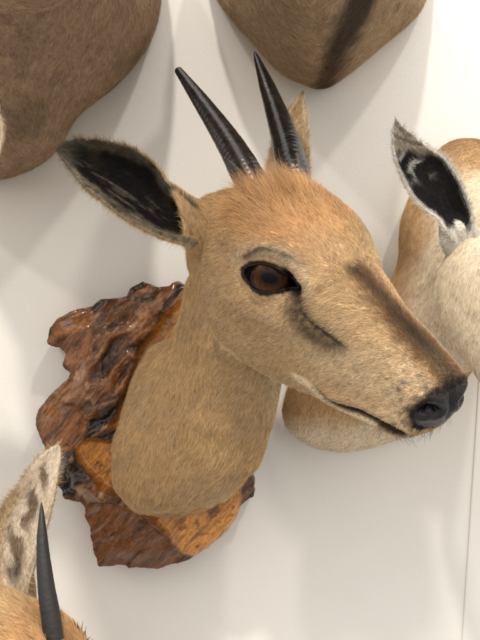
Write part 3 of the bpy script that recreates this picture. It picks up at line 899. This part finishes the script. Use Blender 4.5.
# ================================================================== the neighbouring trophies
def simple_field(colfn, d, ln=.006, lift=.18, wall=-.002):
    def fld(P, Q):
        keep = np.where(P[:, 1] > wall, 0., 1.)*np.where(Q[:, 1] > .75, .3, 1)
        return keep, np.tile(np.array(d, float)[None], (len(P), 1)), np.full(len(P), ln), np.full(len(P), lift), colfn(P)
    return fld

def in_view(P, margin=190):
    dp = P[:, 1]+CAMD
    u = P[:, 0]/dp*FPX+CX; v = CY-(P[:, 2]-CAMZ)/dp*FPX
    return (u > -margin) & (u < 480+margin) & (v > -margin) & (v < 640+margin)

def cape(stations, pose, parent, colfn, comb, hairs, seed, name='head_and_neck', voxel=.002, ln=.0036, lift=.12, soft=10, radius=.00006, lump=.0012, nstat=50):
    rows = resample_rows(align([r if not isinstance(r, tuple) else ring(*r) for r in stations]), nstat)
    vf = [loft(rows)]
    if pose is not None: vf.append(loft(pose.out(head_rows(60, 48))))
    v, f = remesh(*joined(*vf), voxel, 10)
    E = edges_of(f); v = laplace(v, E, np.full(len(v), .8), soft)
    v = v+vnormals(v, tris_of(f))*(lump*fbm(v, 35, 3, seed))[:, None]
    v[:, 1] = np.minimum(v[:, 1], -.0008)
    o = mesh_obj(name, v, f, M_SKIN); attach(o, parent)
    set_color(o, colfn(v))
    vis = in_view(v)
    ff = [t for t in f if any(vis[i] for i in t)]
    fur('fur', v, ff, o, hairs, simple_field(colfn, comb, ln, lift), seed=seed, radius=radius)
    return o, v, f

# --- B: pale antelope at the right edge (its face is outside the frame)
tB = thing('mounted_antelope', W(420, 300, CAMD), 'antelope with white-edged black-lined ear, cut off by right edge', 'mounted head', GROUP)
RB = frame([.80, -.50, -.32], [.55, .80, .15])
PB = Pose(RB, W(612, 300, .50), .0108)
bB = [
 ([(440,147),(470,138),(505,150),(525,200),(515,270),(484,345),(430,420),(385,441),(345,450),(300,438),(284,405),(310,350),(370,300),(396,270),(404,210)], .682),
 ([(441,150),(470,142),(505,155),(528,205),(520,275),(488,345),(434,420),(386,442),(345,451),(302,438),(287,408),(314,352),(373,302),(398,272),(405,212)], .655),
 ([(448,180),(480,170),(520,185),(540,230),(530,290),(500,335),(460,375),(420,400),(385,400),(370,375),(385,330),(408,290),(415,240)], .62),
 ([(490,215),(515,205),(550,215),(570,270),(555,325),(520,352),(485,350),(460,330),(452,295),(462,250)], .575),
 ([(530,225),(555,215),(590,235),(600,290),(585,335),(555,350),(525,345),(505,300),(508,255)], .54),
]
PALE2 = np.array([.84, .73, .57])
def colB(P):
    dp = P[:, 1]+CAMD; u = P[:, 0]/.6*FPX; z = P[:, 2]-CAMZ
    n1 = fbm(P, 45, 3, 3); n2 = fbm(P, 140, 3, 4)
    c = np.repeat((TAN*np.array([1.0, .95, .9]))[None], len(P), 0)*(1+.12*n1)[:, None]
    nearf = sstep(-.050, -.085, P[:, 1]+.012*n1)            # the neck that comes forward is cream, the shoulder cape tan
    c = mixc(c, PALE2, .85*nearf)
    c = mixc(c, BROWN*1.1, .55*sstep(.085, .125, z+.01*n1)*(1-nearf))
    c = mixc(c, PALE2*1.05, .75*sstep(-.062, -.082, z+.008*n1))
    e = np.linalg.norm((mir(PB.inn(P))-np.array([.3, 3.2, .25]))*np.array([.85, .6, 1.15]), axis=1)
    c = mixc(c, BLACK*2, .95*sstep(1.35, 1.0, e))
    return np.clip(c*(1+.1*n2)[:, None], .004, .9)
hB, _, _ = cape(bB, PB, tB, colB, [-.35, .1, -.9], 300000, 21, ln=.0028, lift=.10, soft=70)
def face_parts(pose, parent):
    for sg in (-1, 1):
        V, F = uv_ball(np.zeros(3), .0118, np.eye(3), 24, 16)
        c = pose.out(np.array([.3, sg*2.55, .25])); nn = norm(pose.R@np.array([.35, sg*.9, .15])); xx = norm(np.cross(np.array([0, 0, 1.]), nn)); zz = np.cross(xx, nn)
        e = mesh_obj('eye', V, F, M_EYE); e.parent = parent; e.matrix_parent_inverse = Matrix()
        e.matrix_basis = Matrix([[xx[i], nn[i], zz[i], c[i]] for i in range(3)]+[[0, 0, 0, 1]])
    V, F = uv_ball(pose.out(np.array([10.75, 0, -3.0])), .0138, [pose.R[:, 1]*1.02, pose.R[:, 2]*.95, pose.R[:, 0]*.45], 24, 16)
    o = mesh_obj('nose', V, F, M_NOSE); attach(o, parent)
face_parts(PB, hB)
bU = [W(474, 246, .530), W(474, 226, .528), W(472, 208, .528), W(465, 190, .528), W(457, 174, .530), W(446, 158, .532), W(428, 145, .535), W(408, 129, .538), W(396, 118, .540)]
bD = [W(452, 240, .524), W(444, 228, .522), W(436, 217, .522), W(423, 208, .523), W(409, 192, .526), W(399, 171, .531), W(393, 153, .535), W(392, 133, .538), W(395, 119, .540)]
S_B, s_, t_ = leaf_surface(bU, bD, np.array([.05, .45, -.05]), cup=lambda s: .9*(1-.6*s))
stB = loft(resample_rows(align([
    ell_ring(W(492, 275, .545), [.016, .004, .004], [-.004, -.012, .006]),
    ell_ring(W(472, 258, .540), [.0135, .004, .003], [-.004, -.010, .006]),
    ell_ring(W(460, 238, .534), [.0120, .004, .004], [-.003, -.008, .006]),
    ell_ring(W(452, 222, .538), [.008, .004, .004], [-.003, -.004, .004])]), 14))
WHITE = np.array([.86, .81, .73])
def col_B_ear(v, s, t, sd, dist):
    n1 = fbm(v, 90, 3, 15); n2 = fbm(v, 420, 3, 16)
    st = np.sin(s*70+t*5+7*n1)
    back = np.repeat((WHITE*.85)[None], len(v), 0)
    inn = np.repeat(np.array([.010, .008, .008])[None], len(v), 0)
    tipw = sstep(.66, .84, s+.14*n1+.06*t)
    inn = mixc(inn, GREY*1.3, tipw*.95); inn = mixc(inn, BLACK*2, tipw*.75*sstep(.35, .8, st))
    streak = sstep(.5, .9, np.sin(s*34-t*4+5*n1))*sstep(.45, .62, s)*(1-tipw)
    inn = mixc(inn, WHITE*.7, .7*streak*sstep(.6, -.2, t))
    inn = mixc(inn, WHITE, .95*sstep(.83, .97, np.abs(t)+.06*n1))
    inn = mixc(inn, WHITE*.8, sstep(.14, .04, s+.04*n1))
    w = sstep(-.0002, .0006, sd)*(dist < .0045)
    return np.clip(back*(1-w[:, None])+inn*w[:, None], .004, .9)
fl = 1 if np.cross(np.gradient(S_B, axis=0), np.gradient(S_B, axis=1))[30, 14]@np.array([0, -1, 0]) > 0 else -1
ear_part(S_B, s_, t_, stB, tB, col_B_ear, 45000, 22, fl, edge_len=.001, back_len=.0022)

# --- C: big brown cape, top left
tC = thing('mounted_antelope', W(60, -60, CAMD), 'large dark brown short-haired shoulder mount in the upper left corner', 'mounted head', GROUP)
bC = [
 ([(160,-10),(150,38),(117,82),(97,98),(76,114),(62,140),(44,160),(20,172),(0,177),(-40,172),(-90,130),(-110,40),(-90,-80),(-20,-150),(80,-160),(150,-90)], .682),
 ([(160,-10),(151,38),(118,83),(97,99),(76,115),(62,141),(44,161),(20,173),(0,178),(-40,173),(-90,131),(-110,40),(-90,-80),(-20,-150),(80,-160),(150,-90)], .655),
 ([(154,-15),(140,35),(108,75),(86,92),(66,112),(50,135),(30,150),(5,156),(-40,150),(-85,110),(-105,30),(-90,-80),(-20,-145),(80,-150),(145,-90)], .615),
 ([(130,-30),(110,25),(70,65),(40,90),(10,105),(-40,100),(-80,60),(-95,0),(-80,-80),(-20,-135),(60,-135),(115,-90)], .575),
 ([(100,-60),(80,-10),(40,30),(0,45),(-40,40),(-70,0),(-85,-50),(-60,-120),(0,-150),(60,-140),(90,-105)], .53),
 ([(80,-100),(60,-50),(20,-20),(-20,-15),(-55,-40),(-70,-90),(-50,-150),(0,-180),(50,-170),(75,-140)], .48),
]
PC = Pose(frame([.35, -.85, -.35], [.92, .38, 0]), W(10, -190, .42), .012)
def colC(P):
    n1 = fbm(P, 30, 4, 5); n2 = fbm(P, 160, 3, 6)
    c = np.repeat(np.array([.44, .315, .205])[None], len(P), 0)*(1+.22*n1+.22*n2)[:, None]
    c = mixc(c, np.array([.15, .105, .068]), .45*sstep(.1, .5, fbm(P, 22, 2, 9)))
    return np.clip(c, .004, .9)
cape(bC, PC, tC, colC, [.25, .1, -.9], 330000, 31, voxel=.0025, ln=.0035, lift=.30)

# --- E: tan cape with a dark throat stripe, top centre
tE = thing('mounted_antelope', W(320, -40, CAMD), 'light tan neck with a dark brown stripe hanging in at the top centre', 'mounted head', GROUP)
bE = [
 ([(216,-5),(224,8),(240,27),(264,54),(282,72),(300,81),(322,87),(346,74),(368,56),(392,36),(412,18),(426,-5),(430,-60),(400,-130),(320,-160),(240,-130),(205,-60)], .682),
 ([(216,-5),(224,8),(240,27),(264,55),(282,73),(300,82),(322,88),(346,75),(368,57),(392,37),(412,19),(426,-5),(430,-60),(400,-130),(320,-160),(240,-130),(205,-60)], .658),
 ([(224,-10),(234,8),(250,26),(272,46),(290,60),(306,68),(324,70),(344,60),(366,44),(386,26),(402,8),(416,-12),(420,-65),(392,-130),(320,-155),(245,-130),(214,-65)], .62),
 ([(250,-40),(262,-10),(284,15),(310,28),(335,24),(360,5),(385,-20),(395,-70),(370,-130),(320,-150),(270,-135),(245,-90)], .57),
 ([(270,-80),(280,-45),(305,-25),(330,-28),(355,-50),(368,-90),(350,-140),(320,-155),(285,-140)], .52),
]
PE_ = Pose(frame([.15, -.9, -.3], [.98, .15, 0]), W(320, -175, .47), .0105)
stripe = np.array([W(376, -40, .60), W(364, 5, .615), W(348, 40, .635), W(333, 66, .655), W(321, 88, .67)])
def colE(P):
    n1 = fbm(P, 40, 4, 5); n2 = fbm(P, 200, 3, 6)
    c = np.repeat((TAN*np.array([.80, .86, 1.0]))[None], len(P), 0)*(1+.12*n1+.08*n2)[:, None]
    Pf = P.copy(); Pf[:, 1] = 0; sf = stripe.copy(); sf[:, 1] = 0
    d, t = poly_dist(Pf, sf)
    c = mixc(c, np.array([.050, .034, .024]), .92*sstep(.0115, .0030, d+.0035*n1+.0015*n2))
    c = mixc(c, BROWN, .35*sstep(-.015, 0.03, P[:, 2]-CAMZ-.16-.006*n1)*0+.3*sstep(.016, .0, P[:, 2]-(CAMZ+.168)+.004*n1))
    return np.clip(c, .004, .9)
cape(bE, PE_, tE, colE, [.1, .1, -.95], 230000, 41, ln=.0042, lift=.14)

# --- D: small head at the lower left corner, seen side-on, face below the frame
tD = thing('mounted_antelope', W(-40, 700, CAMD), 'tan head with white-haired ear and single upright black horn, bottom left corner', 'mounted head', GROUP)
RD = frame([.72, -.30, -.66], [.30, .94, -.12])
PD = Pose(RD, W(38, 682, .52), .0098)
bD_ = [
 ([(-190,600),(-130,580),(-80,590),(-50,650),(-50,730),(-80,800),(-150,830),(-210,790),(-230,710),(-220,640)], .682),
 ([(-180,600),(-125,582),(-75,595),(-45,650),(-45,730),(-75,795),(-140,820),(-200,780),(-220,710),(-210,640)], .64),
 ([(-110,610),(-80,605),(-40,625),(-15,670),(-15,740),(-40,790),(-95,800),(-135,760),(-145,690),(-130,640)], .59),
 ([(-55,640),(-30,632),(0,650),(15,690),(10,740),(-20,760),(-55,740),(-70,690)], .55),
]
def colD(P):
    n1 = fbm(P, 50, 4, 5); n2 = fbm(P, 200, 3, 6); q = PD.inn(P)
    c = np.repeat(TAN[None], len(P), 0)*(1+.15*n1+.12*n2)[:, None]
    c = mixc(c, ORANGE*.9, .75*sstep(-4.5, -2, q[:, 0])); c = mixc(c, BROWN*.8, .75*sstep(.0, .3, n1)*sstep(-1.5, -4, q[:, 0]))
    e = np.linalg.norm((mir(q)-np.array([.2, 3.1, .9]))/np.array([1.3, 1, .9]), axis=1)
    c = mixc(c, PALE*1.1, .8*sstep(1.4, .7, e))
    return np.clip(c, .004, .9)
hD, vD, fD = cape(bD_, PD, tD, colD, [-.75, 0.1, .35], 210000, 51, ln=.0055, lift=.25)
make_horn('horn', [W(54, 640, .508), W(51, 618, .510), W(46, 585, .514), W(42.5, 545, .520), W(41.5, 502, .528)], [.0056, .0053, .0043, .0030, .0006], tD, mat=M_HORN_MATT, seed=3)
make_horn('horn', [W(54, 640, .534), W(51.5, 622, .536), W(46.5, 590, .542), W(43.5, 555, .550), W(42, 520, .560)], [.0050, .0048, .0040, .0026, .0006], tD, mat=M_HORN_MATT, seed=6)
dU = [W(26, 604, .545), W(31, 578, .544), W(40, 548, .543), W(48, 522, .543), W(56, 489, .543), W(61, 458, .544), W(60, 445, .545)]
dD = [W(-4, 604, .556), W(-12, 570, .557), W(-10, 535, .557), W(1, 506, .556), W(15, 488, .554), W(36, 458, .548), W(57, 443, .545)]
S_D, sD, tD_ = leaf_surface(dU, dD, np.array([.05, .40, -.05]), cup=lambda s: .9*(1-.6*s))
stD = loft(resample_rows(align([
    ell_ring(W(8, 650, .555), [.015, .004, .003], [-.003, -.012, .004]),
    ell_ring(W(10, 622, .560), [.0145, .004, .003], [-.003, -.011, .004]),
    ell_ring(W(13, 590, .566), [.012, .004, .003], [-.003, -.009, .004]),
    ell_ring(W(16, 560, .572), [.007, .004, .003], [-.003, -.004, .004])]), 14))
def col_D_ear(v, s, t, sd, dist):
    n1 = fbm(v, 80, 3, 15); n2 = fbm(v, 350, 3, 16)
    back = np.repeat((TAN*.8)[None], len(v), 0)*(1+.2*n1)[:, None]
    inn = np.repeat(np.array([.74, .63, .49])[None], len(v), 0)*(1+.22*n2)[:, None]
    hole = np.exp(-((t+.05+.25*n1)/.40)**2)*sstep(.92, .75, s)*sstep(.05, .2, s)
    gap = sstep(-.8, .7, np.sin(s*26+6*t+4*n1)+.7*n2)
    inn = mixc(inn, np.array([.17, .105, .060]), np.clip(1.3*hole*gap, 0, .85))
    inn = mixc(inn, np.array([.03, .022, .016]), .9*np.exp(-((t-.1)/.3)**2-((s-.17)/.07)**2))
    inn = mixc(inn, TAN*.8, .8*sstep(-.45, -.75, t+.15*n1)*sstep(.85, .55, s))
    w = sstep(-.0002, .0006, sd)*(dist < .0045)
    return np.clip(back*(1-w[:, None])+inn*w[:, None], .004, .9)
fl = 1 if np.cross(np.gradient(S_D, axis=0), np.gradient(S_D, axis=1))[30, 14]@np.array([0, -1, 0]) > 0 else -1
ear_part(S_D, sD, tD_, stD, tD, col_D_ear, 45000, 52, fl, edge_len=.0008, back_len=.0024, inner_len=.0042)
face_parts(PD, hD)
# eyelashes standing over the brow
V = []; Fs = []
g = np.random.default_rng(5)
lv = []
bvD = BVHTree.FromPolygons(vD.tolist(), fD)
def lash_root(u):
    for v in range(590, 700):              # first place down this column where the brow begins
        d = norm(W(u, v, 1.)-CAM); r = bvD.ray_cast(Vector(CAM), Vector(d))
        if r[0] is not None: return np.array(r[0])
    return W(u, 640, .52)
for k in range(9):
    b0 = lash_root(74+k*1.8); tip = b0+np.array([.0035*(k-3)/5+.001*g.normal(), -.002, .0055+.0015*g.normal()])
    mid = (b0+tip)/2+np.array([0, 0, .0006])
    lv.append(tube(catmull(np.array([b0, mid, tip]), 6), np.linspace(.00035, .00005, 6), 6))
la = mesh_obj('eyelashes', *joined(*lv), M_LID); attach(la, hD)

# --- pale ear tip of one more head that hangs beyond the left edge
tG = thing('mounted_antelope', W(-70, 150, CAMD), 'cream ear tip poking in at the left edge over the dark brown cape', 'mounted head', GROUP)
PG = Pose(frame([-.6, -.7, -.35], [.75, -.62, 0.1]), W(-190, 185, .47), .0095)
bG = [
 ([(-285,200),(-235,170),(-185,175),(-155,220),(-155,290),(-195,340),(-245,340),(-285,290)], .682),
 ([(-280,200),(-235,172),(-187,178),(-159,220),(-159,285),(-195,332),(-243,332),(-279,285)], .63),
 ([(-245,165),(-210,155),(-175,165),(-157,200),(-161,250),(-190,275),(-230,265),(-250,220)], .56),
 ([(-225,150),(-200,140),(-175,150),(-161,180),(-167,215),(-190,230),(-220,215),(-230,180)], .51),
]
def colG(P): return np.repeat((PALE*.9)[None], len(P), 0)
cape(bG, PG, tG, colG, [0, .1, -.9], 60000, 61, voxel=.0025)
gU = [W(-120, 135, .49), W(-62, 120, .50), W(-40, 108, .50), W(-18, 104, .50), W(-2, 109, .50), W(4, 124, .50)]
gD = [W(-120, 165, .486), W(-60, 178, .496), W(-40, 176, .496), W(-18, 172, .496), W(-3, 158, .498), W(4, 134, .50)]
S_G, sG, tG_ = leaf_surface(gU, gD, np.array([0, .3, 0]), ns=40, nt=20)
stG = loft(resample_rows(align([ell_ring(W(-165, 165, .49), [.002, .002, .012], [.002, -.01, 0]), ell_ring(W(-130, 152, .495), [.002, .002, .011], [.002, -.008, 0]), ell_ring(W(-100, 148, .50), [.002, .002, .006], [.002, -.004, 0])]), 10))
def col_G_ear(v, s, t, sd, dist): return np.repeat(np.array([.66, .53, .38])[None], len(v), 0)*(1+.15*fbm(v, 300, 2, 3))[:, None]
ear_part(S_G, sG, tG_, stG, tG, col_G_ear, 20000, 62, 1)

# ================================================================== wall: two painted boards meeting in a slightly leaning joint at the right
def board(x0t, x0b, x1t, x1b, y, name, th=.0009):
    zt, zb = CAMZ+1.0, CAMZ-1.0
    V = np.array([(x0b, y, zb), (x1b, y, zb), (x1t, y, zt), (x0t, y, zt), (x0b, y+th, zb), (x1b, y+th, zb), (x1t, y+th, zt), (x0t, y+th, zt)])
    F = [(0, 1, 2, 3), (5, 4, 7, 6), (0, 4, 5, 1), (1, 5, 6, 2), (2, 6, 7, 3), (3, 7, 4, 0)]
    o = mesh_obj(name, V, F, M_WALL, smooth=False)
    bm = bmesh.new(); bm.from_mesh(o.data)
    bmesh.ops.bevel(bm, geom=[e for e in bm.edges if abs((e.verts[0].co-e.verts[1].co).normalized().z) > .9], offset=.0007, segments=2, affect='EDGES')
    bm.to_mesh(o.data); bm.free()
    o['kind'] = 'structure'; return o
ja, jb = W(475, 440, CAMD), W(462, 640, CAMD)
sl = (ja[0]-jb[0])/(ja[2]-jb[2]); jx = lambda z: ja[0]+(z-ja[2])*sl
xt, xb = jx(CAMZ+1.0), jx(CAMZ-1.0)
board(-1.6, -1.6, xt+.01, xb+.01, 0, 'wall', .02)
board(xt, xb, 1.6, 1.6, -.0011, 'wall')

# ================================================================== light: gallery ceiling spots above and before the wall
def spot(name, loc, target, power, size_deg, soft, color):
    l = bpy.data.lights.new(name, 'SPOT'); l.energy = power; l.spot_size = math.radians(size_deg); l.spot_blend = .6; l.shadow_soft_size = soft; l.color = color
    o = bpy.data.objects.new(name, l); COL.objects.link(o); o.location = loc
    o.rotation_euler = (Vector(target)-Vector(loc)).to_track_quat('-Z', 'Y').to_euler()
    return o
spot('ceiling_spot', (-.22, -1.45, 3.25), (.02, -.1, 1.45), 104, 40, .05, (1, .945, .86))
spot('ceiling_spot', (.70, -1.35, 3.15), (.05, -.1, 1.5), 46, 40, .05, (1, .955, .89))
spot('ceiling_spot', (-.95, -1.3, 3.1), (0, -.1, 1.45), 34, 40, .05, (1, .94, .86))
w = bpy.data.worlds.new('World'); scene.world = w; w.use_nodes = True          # the gallery's own bounce: pale lit ceiling above, dim room in front and below
N, L = w.node_tree.nodes, w.node_tree.links
bg = N['Background']; bg.inputs[0].default_value = (1, .965, .915, 1)
tc = N.new('ShaderNodeTexCoord'); sp = N.new('ShaderNodeSeparateXYZ'); L.new(tc.outputs['Generated'], sp.inputs[0])
mr = N.new('ShaderNodeMapRange'); mr.interpolation_type = 'SMOOTHSTEP'; L.new(sp.outputs[2], mr.inputs[0])
mr.inputs[1].default_value = -.35; mr.inputs[2].default_value = .8; mr.inputs[3].default_value = .60; mr.inputs[4].default_value = 2.1
L.new(mr.outputs[0], bg.inputs[1])

# ================================================================== camera
cam = bpy.data.cameras.new('camera'); co = bpy.data.objects.new('camera', cam); COL.objects.link(co)
co.location = (0, -CAMD, CAMZ); co.rotation_euler = (math.radians(90), 0, 0)
cam.sensor_fit = 'VERTICAL'; cam.sensor_height = 24; cam.lens = 24*FPX/640.0
cam.clip_start = .01; cam.clip_end = 50
scene.camera = co
scene.view_settings.view_transform = 'Standard'; scene.view_settings.look = 'None'; scene.view_settings.exposure = 0; scene.view_settings.gamma = 1
scene.cycles.max_bounces = 6; scene.cycles.diffuse_bounces = 4
scene.cycles.use_denoising = True
